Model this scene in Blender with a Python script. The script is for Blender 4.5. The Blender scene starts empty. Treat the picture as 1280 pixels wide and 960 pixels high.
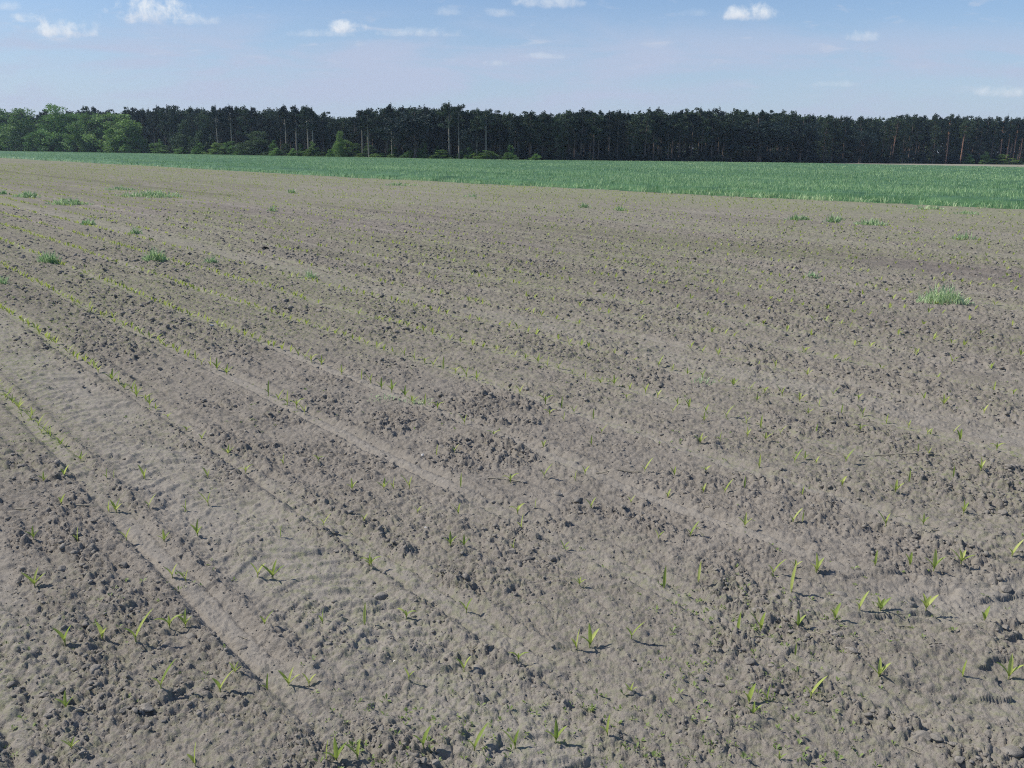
import bpy, math, random
import numpy as np
from mathutils import Matrix, Euler, Vector
random.seed(7); RNG = np.random.default_rng(11)
scene = bpy.context.scene
COL = scene.collection

# ------------------------------------------------------------------ camera
F = 1100.; H = 1.78; PITCH = math.atan(289.5/1100); ROLL = .0122
cam_d = bpy.data.cameras.new("camera"); cam = bpy.data.objects.new("camera", cam_d); COL.objects.link(cam)
cam_d.sensor_width = 36; cam_d.lens = 36*F/1280; cam_d.clip_end = 9000; cam_d.clip_start = .05
cam.matrix_world = Matrix.Translation((0, 0, H)) @ Euler((math.pi/2-PITCH, 0, 0)).to_matrix().to_4x4() @ Matrix.Rotation(ROLL, 4, 'Z')
scene.camera = cam

def ray(x, y):
    cx, cy = x-640, 480-y
    c, s = math.cos(ROLL), math.sin(ROLL)
    a, b = c*cx-s*cy, s*cx+c*cy
    return (a, F*math.cos(PITCH)+b*math.sin(PITCH), b*math.cos(PITCH)-F*math.sin(PITCH))
def at(x, y, z=0.):
    r = ray(x, y); t = (z-H)/r[2]; return r[0]*t, r[1]*t

TH = math.radians(39.98); NX, NY = math.cos(TH), math.sin(TH)     # n: across the rows; u = (-NY, NX) along them
def cs(x, y): return x*NX+y*NY, -x*NY+y*NX
def xy(c, s): return c*NX-s*NY, c*NY+s*NX
ROW0, ROWD = 1.15, .765

# ------------------------------------------------------------------ noise
def hsh(ix, iy, seed):
    n = (ix.astype(np.int64)*374761393+iy.astype(np.int64)*668265263+seed*1274126177) & 0xffffffff
    n = ((n ^ (n >> 13))*1274126177) & 0xffffffff
    n = ((n ^ (n >> 16))*2246822519) & 0xffffffff
    return ((n ^ (n >> 15)) & 0xffffff)/16777216.
def vn(x, y, seed=0):
    ix = np.floor(x); iy = np.floor(y); fx = x-ix; fy = y-iy
    fx = fx*fx*(3-2*fx); fy = fy*fy*(3-2*fy)
    a = hsh(ix, iy, seed); b = hsh(ix+1, iy, seed); c = hsh(ix, iy+1, seed); d = hsh(ix+1, iy+1, seed)
    return (a*(1-fx)+b*fx)*(1-fy)+(c*(1-fx)+d*fx)*fy
def fbm(x, y, size, seed=0, octs=4, gain=.5):
    r = 0; a = 1; t = 0; x = x/size; y = y/size
    for o in range(octs):
        r = r+a*vn(x+o*17.3, y-o*9.1, seed+o*31); t += a; a *= gain; x = x*2.03; y = y*2.03
    return r/t
def sm(a, b, v):
    t = np.clip((v-a)/(b-a), 0, 1); return t*t*(3-2*t)
def clods(x, y, size, dens, seed):
    """union of lumpy caps, one at most in each cell; dens = chance of a cap"""
    X = x/size; Y = y/size
    ix = np.floor(X); iy = np.floor(Y); out = np.zeros_like(X)
    for dx in (-1, 0, 1):
        for dy in (-1, 0, 1):
            jx = ix+dx; jy = iy+dy
            px = jx+.15+.7*hsh(jx, jy, seed); py = jy+.15+.7*hsh(jx, jy, seed+1)
            r = .3+.38*hsh(jx, jy, seed+2)
            an = hsh(jx, jy, seed+3)*math.pi; q = .75+.5*hsh(jx, jy, seed+5)
            ex = X-px; ey = Y-py; ca = np.cos(an); sa = np.sin(an)
            u_ = (ex*ca+ey*sa)*q; v_ = (-ex*sa+ey*ca)/q
            d2 = (u_*u_+v_*v_)/(r*r)
            k = np.where(hsh(jx, jy, seed+4) < dens, 1., 0.)
            tilt = 1+.5*(u_/r)*(hsh(jx, jy, seed+6)-.5)*2
            h = k*r*np.sqrt(np.clip(1-d2, 0, 1))*tilt
            out = np.maximum(out, h)
    return out*size

def tracks(x, y):
    """smoothness of the rolled bands, lug relief, drill grooves, headland weight, tyre lanes"""
    c, s = cs(x, y)
    wob = (fbm(x, y, 1.3, 5, 2)-.5)*.05
    fr = ((c+wob-ROW0)/ROWD-np.round((c+wob-ROW0)/ROWD))*ROWD
    head = (1-sm(-.4, .9, y-(2.7+.5*x)))*sm(2.3, 3.3, c)
    brk = .55+.45*sm(.30, .5, fbm(c*1.5, s*.5, .8, 77, 3))
    row = np.exp(-(fr/.070)**4)*.95*(1-.85*head)*brk
    groove = (np.exp(-((np.abs(fr)-.052)/.016)**2)-.6*np.exp(-((np.abs(fr)-.10)/.02)**2)-.35*np.exp(-(fr/.02)**2))*(1-.85*head)*brk
    lane = np.zeros_like(row); lug = np.zeros_like(row)
    lr = (s+.62*np.abs(c-1.52)+.11*fbm(x, y, .3, 3, 3))/.155; lr = lr-np.floor(lr); saw = np.exp(-((lr-.5)/.13)**4)*sm(.30, .5, fbm(x, y, .28, 13, 3))
    for c0, w, a, hs in ((1.55, .26, .9, 1.), (.40, .22, .7, .8), (6.1, .24, .7, .5), (7.9, .16, .4, 0), (11.7, .25, .5, 0), (14.7, .25, .6, 0), (17.6, .25, .5, 0), (23., .3, .5, 0)):
        b = np.exp(-((c+wob*1.5-c0)/w)**6)*(1-.5*head)*a*(.55+.45*sm(.34, .52, fbm(x, y, .45, 91, 3)))
        lane = np.maximum(lane, b)
        if hs: lug = lug+b*hs*saw
    hb = np.zeros_like(row)                              # tyre bands turning across the headland
    for (y0, sl, cur, w, a) in ((2.35, .10, .03, .13, .8), (3.22, -.05, .05, .15, .9), (3.75, .10, .02, .13, .8), (4.45, .02, .04, .18, .7), (2.75, .35, .02, .08, .6), (5.3, .0, .01, .2, .5)):
        yy = y+wob*1.2-(y0+sl*x+cur*x*x)
        b = np.exp(-(yy/w)**6)*head*a*(.4+.6*sm(.35, .55, fbm(x, y, .5, int(y0*100), 2)))
        hb = np.maximum(hb, b); lx = (x+.4*np.abs(yy)+.05*fbm(x, y, .4, 8, 2))/.17; lx = lx-np.floor(lx); lug = lug+b*.0*np.exp(-((lx-.5)/.17)**2)
    return np.clip(np.maximum.reduce([row, lane, hb]), 0, 1), lug, row, head, np.clip(np.maximum(lane, hb), 0, 1), groove

def height(x, y, res=None):
    r = np.hypot(x, y)
    if res is None: res = np.clip(r*.002, .003, 9)
    wx = x+(fbm(x, y, .06, 21, 2)-.5)*.020; wy = y+(fbm(x, y, .06, 22, 2)-.5)*.020
    c, s = cs(x, y)
    smo, lug, row, head, lane, groove = tracks(x, y)
    patch = fbm(c, s*.45, .38, 40, 4)
    p2 = sm(.40, .56, fbm(x, y*1.3, .5, 43, 4)); rough = np.clip((.50+.50*sm(.36, .62, patch))*(1-(1-p2)*.7*(1-sm(6, 10, r)))*(1-.85*smo)+.05, 0, 1)
    h = (fbm(x, y, 9., 1, 2)-.5)*.08*np.minimum(1, r/12)+(fbm(x, y, 1.1, 2, 3)-.5)*.035+(fbm(x, y, .22, 3, 3)-.5)*.016
    dn = fbm(x, y*2.2, .38, 60, 4); h = h+.020*sm(.485, .515, dn)*(.25+.75*np.maximum(head, lane*.6))*(1-.7*row)
    tf = (c+.02*fbm(x, y, .9, 66, 2))/.1913; tf = tf-np.round(tf)                      # shallow marks of the harrow tines between the rows
    tine = np.exp(-(tf/.16)**2)*sm(.30, .52, fbm(c*2.2, s*.35, .6, 67, 3))*(1-.7*lane)*(1-.6*head)
    rough = rough*(1-.45*tine)
    h = h-.009*tine-.010*row-.020*lane+lug*.0135*(1-.4*rough)-groove*.015*sm(1.2, .3, res/.02)
    far = sm(5, 14, r)
    for size, amp, d0, d1, seed in ((.15, .20, .0, .14, 100), (.085, .36, .04, .42, 110), (.05, .50, .12, .72, 120), (.028, .58, .2, .88, 130), (.016, .6, .3, .92, 140)):
        f = sm(.6, 1.8, size/res)
        cl = clods(wx, wy, size, d0+(d1-d0)*rough**1.3, seed)
        h = h+cl*amp*(1+.25*far)*f*(.4+.6*rough)
    rg = 1-np.abs(2*fbm(wx, wy*1.3, .05, 57, 5, .62)-1)
    h = h-(.006*rg**2+.012*rg**8)*(.30+.70*rough)*sm(.7, 2.5, .05/res)
    rk = 1-np.abs(2*fbm(wx+5, wy*1.25, .024, 59, 3, .6)-1); h = h-.0042*rk**5*(.35+.65*rough)*sm(.6, 2.2, .024/res)
    h = h+(fbm(wx, wy, .018, 55, 3, .7)-.5)*.0055*(.4+.6*rough)*sm(.5, 3, .018/res)
    return h, rough, smo, row, lane, head

# ------------------------------------------------------------------ helpers
def mesh_np(name, V, faces, mat=None, attrs=None, smooth=False, col=True):
    """faces: (n,k) array, k = 3 or 4"""
    V = np.asarray(V, dtype=np.float32); faces = np.asarray(faces, dtype=np.int32)
    me = bpy.data.meshes.new(name); k = faces.shape[1]; n = len(faces)
    me.vertices.add(len(V)); me.vertices.foreach_set('co', V.ravel())
    me.loops.add(n*k); me.loops.foreach_set('vertex_index', faces.ravel())
    me.polygons.add(n); me.polygons.foreach_set('loop_start', np.arange(0, n*k, k, dtype=np.int32))
    if smooth: me.polygons.foreach_set('use_smooth', np.ones(n, dtype=bool))
    for an, v in (attrs or {}).items():
        a = me.attributes.new(an, 'FLOAT', 'POINT'); a.data.foreach_set('value', np.asarray(v, dtype=np.float32))
    me.update(calc_edges=True)
    if mat: me.materials.append(mat)
    return me
def link(name, me, parent=None, loc=None, rz=0, sc=None):
    o = bpy.data.objects.new(name, me); COL.objects.link(o)
    if parent: o.parent = parent
    if loc is not None: o.location = loc
    if rz: o.rotation_euler = (0, 0, rz)
    if sc is not None: o.scale = (sc, sc, sc) if not hasattr(sc, '__len__') else sc
    return o
def tag(o, label=None, cat=None, group=None, kind=None):
    if label: o['label'] = label
    if cat: o['category'] = cat
    if group: o['group'] = group
    if kind: o['kind'] = kind
    return o

class NT:
    def __init__(s, tree): s.t = tree; s.n = tree.nodes; s.l = tree.links
    def node(s, typ, **kw):
        n = s.n.new(typ)
        for k, v in kw.items():
            if k.startswith('_'): setattr(n, k[1:], v)
        return n
    def set(s, sock, v):
        if hasattr(v, 'is_linked') or isinstance(v, bpy.types.NodeSocket): s.l.new(v, sock)
        else: sock.default_value = v
    def math(s, op, a, b=None, c=None, clamp=False):
        n = s.n.new('ShaderNodeMath'); n.operation = op; n.use_clamp = clamp
        for i, v in enumerate((a, b, c)):
            if v is not None: s.set(n.inputs[i], v)
        return n.outputs[0]
    def noise(s, vec, scale, detail=4, rough=.55, dist=0):
        n = s.n.new('ShaderNodeTexNoise'); s.set(n.inputs['Vector'], vec); n.inputs['Scale'].default_value = scale
        n.inputs['Detail'].default_value = detail; n.inputs['Roughness'].default_value = rough; n.inputs['Distortion'].default_value = dist
        return n.outputs[0]
    def ramp(s, v, stops):
        n = s.n.new('ShaderNodeValToRGB'); e = n.color_ramp.elements
        while len(e) < len(stops): e.new(.5)
        for q, (p, c) in zip(e, stops): q.position = p; q.color = (*c, 1) if len(c) == 3 else c
        s.set(n.inputs[0], v); return n.outputs[0]
    def mix(s, f, a, b, typ='MIX'):
        n = s.n.new('ShaderNodeMix'); n.data_type = 'RGBA'; n.blend_type = typ
        s.set(n.inputs[0], f)
        for i, v in ((6, a), (7, b)): s.set(n.inputs[i], (*v, 1) if isinstance(v, tuple) and len(v) == 3 else v)
        return n.outputs[2]
    def maprange(s, v, a, b, c=0., d=1.):
        n = s.n.new('ShaderNodeMapRange'); n.interpolation_type = 'SMOOTHSTEP'
        s.set(n.inputs[0], v)
        for i, q in zip((1, 2, 3, 4), (a, b, c, d)): n.inputs[i].default_value = q
        return n.outputs[0]
    def attr(s, name):
        n = s.n.new('ShaderNodeAttribute'); n.attribute_name = name; return n.outputs['Fac']
def material(name):
    m = bpy.data.materials.new(name); m.use_nodes = True; t = NT(m.node_tree)
    b = t.n['Principled BSDF']; b.inputs['Roughness'].default_value = .9; b.inputs['Specular IOR Level'].default_value = .15
    return m, t, b

# ------------------------------------------------------------------ materials
soilm, t, b = material('soil')
geo = t.node('ShaderNodeNewGeometry'); pos = geo.outputs['Position']
n1 = t.noise(pos, .35, 4); n2 = t.noise(pos, 3.2, 5, .6); n3 = t.noise(pos, 45, 4, .65); n4 = t.noise(pos, 260, 2, .6)
base = t.ramp(n2, [(.25, (.170, .154, .131)), (.5, (.238, .214, .184)), (.75, (.292, .264, .227))])
base = t.mix(t.maprange(n3, .35, .7), base, (.292, .264, .227), 'MIX')
dk = t.ramp(n4, [(.3, (.80, .79, .78)), (.6, (1.08, 1.07, 1.05))]); base = t.mix(1., base, dk, 'MULTIPLY')
base = t.mix(t.math('MULTIPLY', t.attr('smooth_'), .75), base, (.326, .297, .254))
# far stretch of the field is paler and drier; moist dark streaks along the rows
base = t.mix(t.attr('dark'), base, (.170, .148, .132))
base = t.mix(t.attr('pale'), base, (.285, .272, .208))
# film of sprouting weeds and moss
gmask = t.math('MULTIPLY', t.attr('green'), t.maprange(t.noise(pos, 28, 5, .75), .44, .64))
base = t.mix(gmask, base, (.205, .235, .095))
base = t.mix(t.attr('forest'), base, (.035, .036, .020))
base = t.mix(t.attr('grass_'), base, (.110, .150, .055))
t.l.new(base, b.inputs['Base Color']); b.inputs['Roughness'].default_value = 1; b.inputs['Specular IOR Level'].default_value = .03
bm_ = t.node('ShaderNodeBump'); bm_.inputs['Strength'].default_value = .9; bm_.inputs['Distance'].default_value = 1
fb = t.math('MULTIPLY', t.noise(pos, 170, 5, .7), .006)
fb2 = t.math('MULTIPLY', t.noise(pos, 22, 6, .72), t.attr('bumpf'))
t.l.new(t.math('ADD', fb, fb2), bm_.inputs['Height']); t.l.new(bm_.outputs[0], b.inputs['Normal'])

clodm, t, b = material('clod_soil')
tc = t.node('ShaderNodeNewGeometry'); pos = tc.outputs['Position']
c_ = t.ramp(t.noise(pos, 30, 4, .6), [(.3, (.188, .171, .146)), (.7, (.318, .290, .249))]); t.l.new(c_, b.inputs['Base Color']); b.inputs['Roughness'].default_value = 1; b.inputs['Specular IOR Level'].default_value = .03
bb = t.node('ShaderNodeBump'); bb.inputs['Strength'].default_value = .8; bb.inputs['Distance'].default_value = .006
t.l.new(t.noise(pos, 120, 5, .7), bb.inputs['Height']); t.l.new(bb.outputs[0], b.inputs['Normal'])

def leafmat(name, stops, trans=.35, scale=60, rough=.5, spec=.3, attr=None, objrand=None):
    m, t, b = material(name)
    g = t.node('ShaderNodeNewGeometry')
    v = t.noise(g.outputs['Position'], scale, 3, .6)
    if attr: v = t.math('ADD', t.math('MULTIPLY', v, .35), t.math('MULTIPLY', t.attr(attr), .65))
    if objrand:
        oi = t.node('ShaderNodeObjectInfo'); v = t.math('ADD', t.math('MULTIPLY', v, 1-objrand), t.math('MULTIPLY', oi.outputs['Random'], objrand))
    col = t.ramp(v, stops); t.l.new(col, b.inputs['Base Color'])
    b.inputs['Roughness'].default_value = rough; b.inputs['Specular IOR Level'].default_value = spec
    if trans:
        tr = t.node('ShaderNodeBsdfTranslucent'); t.l.new(col, tr.inputs[0]); mx = t.node('ShaderNodeMixShader'); mx.inputs[0].default_value = trans
        out = t.n['Material Output']; t.l.new(b.outputs[0], mx.inputs[1]); t.l.new(tr.outputs[0], mx.inputs[2]); t.l.new(mx.outputs[0], out.inputs[0])
    return m
M = {}
M['maize'] = leafmat('maize_leaf', [(.2, (.24, .34, .07)), (.5, (.44, .52, .12)), (.8, (.60, .64, .20))], .45, 40, objrand=.5)
M['maize_far'] = leafmat('maize_leaf_far', [(.2, (.26, .36, .07)), (.5, (.40, .48, .10)), (.8, (.50, .56, .14))], .4, 3)
M['stem'] = leafmat('maize_stem', [(.3, (.30, .34, .12)), (.7, (.40, .42, .18))], .15, 40)
M['weed'] = leafmat('weed_leaf', [(.3, (.17, .24, .07)), (.6, (.27, .35, .11)), (.8, (.34, .38, .15))], .3, 12)
M['tuft'] = leafmat('tuft_blade', [(.15, (.15, .27, .12)), (.45, (.32, .47, .22)), (.8, (.55, .66, .38))], .35, 25, attr='v')
M['barley'] = leafmat('barley_blade', [(.12, (.045, .12, .046)), (.35, (.19, .36, .15)), (.6, (.40, .57, .29)), (.9, (.62, .72, .40))], .3, .8, attr='v')
M['pine'] = leafmat('pine_needles', [(.2, (.013, .025, .021)), (.5, (.034, .058, .038)), (.8, (.078, .112, .058))], .1, 1.2, .7, .1, objrand=.6)
M['spruce'] = leafmat('spruce_needles', [(.3, (.012, .026, .020)), (.7, (.028, .050, .031))], .1, 1.2, .7, .1, objrand=.25)
M['pale'] = leafmat('leaf_pale_green', [(.2, (.07, .135, .04)), (.5, (.16, .27, .075)), (.8, (.27, .40, .12))], .3, .9, .6, .15, objrand=.3)
M['mid'] = leafmat('leaf_green', [(.2, (.06, .13, .035)), (.5, (.13, .25, .065)), (.8, (.23, .38, .10))], .3, .9, .6, .15, objrand=.3)
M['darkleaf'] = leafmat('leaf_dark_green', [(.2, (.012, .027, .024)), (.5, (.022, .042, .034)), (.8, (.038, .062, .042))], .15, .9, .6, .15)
M['dull'] = leafmat('leaf_dull_green', [(.2, (.030, .062, .030)), (.5, (.065, .110, .050)), (.8, (.12, .18, .075))], .25, .9, .6, .15, objrand=.3)
M['bush'] = leafmat('bush_leaf', [(.2, (.06, .12, .03)), (.5, (.13, .22, .055)), (.8, (.23, .33, .09))], .35, 1.5, .6, .15, objrand=.4)
m, t, b = material('bark'); g = t.node('ShaderNodeNewGeometry')
sp = t.node('ShaderNodeMapping'); sp.inputs['Scale'].default_value = (3, 3, .6); t.l.new(g.outputs['Position'], sp.inputs[0])
oi = t.node('ShaderNodeObjectInfo')
c_ = t.mix(t.noise(sp.outputs[0], 2.2, 4, .7), (.065, .050, .042), (.23, .175, .140)); t.l.new(c_, b.inputs['Base Color']); M['bark'] = m
m, t, b = material('bark_pale'); g = t.node('ShaderNodeNewGeometry')
c_ = t.mix(t.noise(g.outputs['Position'], 2.2, 4, .7), (.20, .17, .145), (.42, .37, .31)); t.l.new(c_, b.inputs['Base Color']); M['bark_pale'] = m
m, t, b = material('bark_red'); g = t.node('ShaderNodeNewGeometry')
c_ = t.mix(t.noise(g.outputs['Position'], 2.2, 4, .7), (.22, .12, .085), (.55, .33, .23)); t.l.new(c_, b.inputs['Base Color']); M['bark_red'] = m
m, t, b = material('straw'); g = t.node('ShaderNodeNewGeometry')
c_ = t.mix(t.noise(g.outputs['Position'], 30, 3), (.24, .21, .15), (.46, .41, .31)); t.l.new(c_, b.inputs['Base Color']); M['straw'] = m
m, t, b = material('pebble'); g = t.node('ShaderNodeNewGeometry')
c_ = t.mix(t.noise(g.outputs['Position'], 60, 3), (.42, .40, .37), (.66, .63, .58)); t.l.new(c_, b.inputs['Base Color']); M['pebble'] = m
m, t, b = material('wet_soil'); g = t.node('ShaderNodeNewGeometry')
c_ = t.mix(t.noise(g.outputs['Position'], 60, 3), (.012, .011, .010), (.045, .04, .036)); t.l.new(c_, b.inputs['Base Color']); M['wet'] = m

# ------------------------------------------------------------------ field boundary of the barley and the wood's edge
BS = np.array([-60., 5, 12.9, 38, 54, 75, 93, 190, 600]); BC = np.array([35.5, 34.6, 34.2, 32.2, 31.0, 30.8, 30.6, 28.9, 28.])
def barley_c(s): return np.interp(s, BS, BC)
EX = [-700, -300, 0, 180, 420, 640, 850, 1065, 1280, 1600, 2100]
EP = [3.6, 4.4, 5.1, 5.9, 7.3, 8.3, 7.6, 6.2, 5.6, 5.2, 4.8]         # depression of the wood's foot under the horizon
def yh(x): return 190.5+.0122*(x-640)
edge = []
for x_, p_ in zip(EX, EP):
    D = 1.40*1137/p_; r_ = ray(x_, yh(x_)); edge.append((r_[0]/r_[1]*D, D))
edge = np.array(edge)
def edgeY(X): return np.interp(X, edge[:, 0], edge[:, 1])
def edge_at(px, off=0.):
    """point on the wood's edge on the line of sight direction px, pushed off metres back"""
    r_ = ray(px, yh(px)); k = r_[0]/r_[1]
    Y = 200.
    for _ in range(30): Y = .5*Y+.5*(edgeY(k*Y)+off)
    return k*Y, Y
def strip_w(X): return np.interp(X, [-400, 20, 60, 95, 500], [3, 3, 26, 92, 110])      # bare strip between barley and wood at the right

# ------------------------------------------------------------------ ground: one sheet, fine near the viewpoint, reaching the horizon
def ground():
    rs = [0.9]
    while rs[-1] < 4000:
        r = rs[-1]; rs.append(r*(1+(.0021 if r < 9 else .0026 if r < 30 else .005 if r < 130 else .03)))
    rs = np.array(rs); az = np.radians(np.linspace(-40, 40, 1250))
    az = np.concatenate([np.radians(np.linspace(-100, -40.5, 60)), az, np.radians(np.linspace(40.5, 100, 60))])
    R, A = np.meshgrid(rs, az, indexing='ij'); X = (R*np.sin(A)).ravel(); Y = (R*np.cos(A)).ravel()
    h = np.zeros_like(X); at_ = {k: np.zeros_like(X) for k in ('smooth_', 'dark', 'pale', 'green', 'forest', 'grass_', 'bumpf')}
    rr = np.hypot(X, Y); B = 200000
    for i in range(0, len(X), B):
        x = X[i:i+B]; y = Y[i:i+B]; r = rr[i:i+B]
        hh, rough, smo, row, lane, head = height(x, y, np.clip(r*.0017, .003, 20))
        c, s = cs(x, y); cb = barley_c(s)
        infield = 1-sm(0, 2., c-cb)
        damp = infield*(1-sm(120, 300, r)); h[i:i+B] = hh*damp
        at_['smooth_'][i:i+B] = smo*infield*(.75+.25*lane)
        # moist and dark streaks lie along the tramlines beyond
        dk = np.exp(-((c-14.7+.012*s)/.55)**2)*sm(.3, .6, fbm(c, s*.1, 1.5, 205, 3))*.75+np.exp(-((c-9.6)/.5)**2)*.3
        dk = dk+.10*rough*(1-sm(14, 30, r))+.35*sm(.52, .72, fbm(c, s*.18, 1.3, 206, 4))*sm(6, 15, r)
        at_['dark'][i:i+B] = np.clip(dk, 0, .8)*infield
        pale = sm(14, 30, c)*.35+sm(.45, .7, fbm(c, s*.12, 2.2, 207, 4))*.35*sm(8, 25, r)+.25*sm(24, 31, c)
        at_['pale'][i:i+B] = np.clip(pale, 0, .9)*infield
        gn = .08*sm(3, 8, r)+sm(.38, .60, fbm(c, s*.4, .9, 208, 4))*.85*(.30+.70*row*sm(2, 6, r)+.2*lane)+.5*sm(4, 14, r)*sm(.35, .65, fbm(c, s*.25, 1.4, 209, 4))+.5*sm(22, 32, c)+.8*sm(30, 80, s)*sm(.35, .6, fbm(c, s*.08, 2.5, 216, 3))
        at_['green'][i:i+B] = np.clip(gn, 0, 1)*infield
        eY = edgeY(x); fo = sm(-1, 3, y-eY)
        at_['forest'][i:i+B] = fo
        strip = sm(0, 2, y-(eY-strip_w(x)))*(1-fo)
        at_['grass_'][i:i+B] = (1-infield)*(1-fo)*(1-strip*sm(30, 80, x))
        at_['pale'][i:i+B] += strip*sm(30, 80, x)
        at_['bumpf'][i:i+B] = np.clip(.012*sm(2, 6, r)+.02*sm(6, 20, r)+.035*sm(20, 80, r), 0, .08)*infield*(1-.6*smo)
    nr, na = len(rs), len(az); idx = np.arange(nr*na, dtype=np.int32).reshape(nr, na)
    f = np.stack([idx[:-1, :-1].ravel(), idx[:-1, 1:].ravel(), idx[1:, 1:].ravel(), idx[1:, :-1].ravel()], 1)[:, ::-1]
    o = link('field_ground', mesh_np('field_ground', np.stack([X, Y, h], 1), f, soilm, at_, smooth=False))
    tag(o, 'dry grey brown tilled soil of the field running out to the wood', None, None, 'structure')
ground()
def gz(x, y):
    x = np.atleast_1d(np.asarray(x, float)); y = np.atleast_1d(np.asarray(y, float)); r = np.hypot(x, y)
    h = height(x, y, np.clip(r*.0017, .003, 20))[0]; c, s = cs(x, y)
    return h*(1-sm(0, 2., c-barley_c(s)))*(1-sm(120, 300, r))

# ------------------------------------------------------------------ soil crumbs and clods
def ico(sub=1):
    import bmesh
    bm = bmesh.new(); bmesh.ops.create_icosphere(bm, subdivisions=sub, radius=1); V = np.array([v.co[:] for v in bm.verts]); Fc = np.array([[v.index for v in f.verts] for f in bm.faces]); bm.free(); return V, Fc
def lump(V, seed):
    r = np.random.default_rng(seed); W = V.copy()
    for _ in range(9):                                   # chip flat facets off the ball
        d = r.normal(size=3); d /= np.linalg.norm(d); k = .55+.35*r.random(); q = W@d; W -= np.outer(np.clip(q-k, 0, None), d)
    W += r.normal(size=W.shape)*.035
    return W*np.array([1, .6+.35*r.random(), .38+.25*r.random()])
V1, F1 = ico(1); V2, F2 = ico(3)
lumps = [lump(V1 if True else V1, i) for i in range(16)]
def crumbs(n=170000):
    r = RNG.random(n); R = 1.5*np.exp(r**.9*math.log(30/1.5)); A = np.radians(RNG.uniform(-38, 38, n)); x = R*np.sin(A); y = R*np.cos(A)
    hh, rough, smo, row, lane, head = height(x, y)
    keep = RNG.random(n) < (rough*.95+.03); x, y, hh, rough, R = x[keep], y[keep], hh[keep], rough[keep], R[keep]; n = len(x)
    size = (.0028+.0055*RNG.random(n)**2+.012*RNG.random(n)**8)*(.6+.6*rough)*np.clip((R/3.5)**.75, .9, 3)
    VV = []; FF = []; off = 0
    k = RNG.integers(0, 16, n); an = RNG.random(n)*6.28; tl = RNG.normal(size=n)*.4
    for j in range(16):
        m_ = np.where(k == j)[0]; L = lumps[j]
        P = np.repeat(L[None], len(m_), 0); ct, st = np.cos(tl[m_])[:, None], np.sin(tl[m_])[:, None]
        Z = P[:, :, 2]*ct+P[:, :, 0]*st; X0 = P[:, :, 0]*ct-P[:, :, 2]*st
        ca, sa = np.cos(an[m_])[:, None], np.sin(an[m_])[:, None]
        X = X0*ca-P[:, :, 1]*sa; Y = X0*sa+P[:, :, 1]*ca; s_ = size[m_][:, None]
        W = np.stack([X*s_+x[m_][:, None], Y*s_+y[m_][:, None], Z*s_+hh[m_][:, None]-size[m_][:, None]*.03], 2).reshape(-1, 3)
        f = (F1[None]+np.arange(len(m_))[:, None, None]*len(L)).reshape(-1, 3)+off; off += len(W); VV.append(W); FF.append(f)
    o = link('soil_crumbs', mesh_np('soil_crumbs', np.concatenate(VV), np.concatenate(FF), clodm, smooth=False))
    tag(o, 'small crumbs of dry grey soil strewn over the field', None, None, 'stuff')
crumbs()
big = [mesh_np('soil_clod', lump(V2, 50+i)+0, F2, clodm, smooth=True) for i in range(8)]
def clod(px, py, w, label, group=None, mat=None, flat=1.):
    x, y = at(px, py); D = math.hypot(math.hypot(x, y), H); s = w*D/F/2*1.05
    i = random.randrange(8); me = big[i]
    if mat: me = me.copy(); me.materials.clear(); me.materials.append(mat)
    z = float(gz(x, y)[0]); o = link('soil_clod', me, None, (x, y, z+s*.12*flat), random.random()*6.28, (s, s, s*.9*flat)); tag(o, label, 'soil clod', group); return o
named_clods = [(182, 886, 20, 'rounded pale soil clod, the biggest lump in the lower left of the field'),
 (476, 740, 21, 'flat-topped soil lump with a dark shaded right edge on the smooth tyre-pressed ground'),
 (597, 833, 19, 'grey soil clod just right of a maize seedling, near the lower middle'),
 (154, 707, 14, 'round dark-sided clod in the rough soil at the left of the field'),
 (77, 708, 12, 'dark-shadowed clod to the right of a seedling near the left border'),
 (1153, 925, 22, 'lumpy soil clod, the left one of a pair near the lower right corner'),
 (1170, 930, 15, 'smaller soil clod, the right one of a pair near the lower right corner'),
 (1258, 738, 13, 'round dark-sided clod near the right border of the field'),
 (1265, 938, 28, 'broad wedge of soil in the lower right corner with a black shadow under it'),
 (1050, 745, 20, 'pale flat clod below the tall thin seedling at the right'),
 (937, 832, 14, 'soil clod with a deep black hollow beside it at lower right'),
 (965, 834, 12, 'soil clod directly right of the black hollow at lower right'),
 (875, 850, 14, 'soil clod at the left end of the rough band at lower right'),
 (605, 660, 13, 'clod in the torn rough heap left of the middle'),
 (640, 690, 15, 'grey clod at the left foot of the dark torn heap in the middle'),
 (660, 698, 15, 'grey clod in the middle of the dark torn heap'),
 (690, 699, 17, 'pale round clod at the right end of the dark torn heap in the middle'),
 (553, 560, 11, 'small round clod with dark side beside a seedling, upper middle'),
 (722, 626, 16, 'long clod in the dark crack line right of the middle'),
 (697, 619, 12, 'clod at the left of the dark crack line right of the middle'),
 (120, 838, 18, 'low wide clod in the lower left, above the rounded pale one'),
 (303, 803, 12, 'small clod with a dark right side at lower left centre'),
 (238, 792, 16, 'pale clod right below a pair of seedlings at lower left'),
 (1253, 645, 12, 'small dark clod near the right border, upper of two'),
 (1190, 655, 12, 'small clod right of the tall three-leaved seedling at the right')]
for px, py, w, lb in named_clods: clod(px, py, w, lb)
clod(331, 313, 9, 'small black lump lying alone on the grey soil in the upper left of the field', mat=M['wet'])
i = 0
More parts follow.
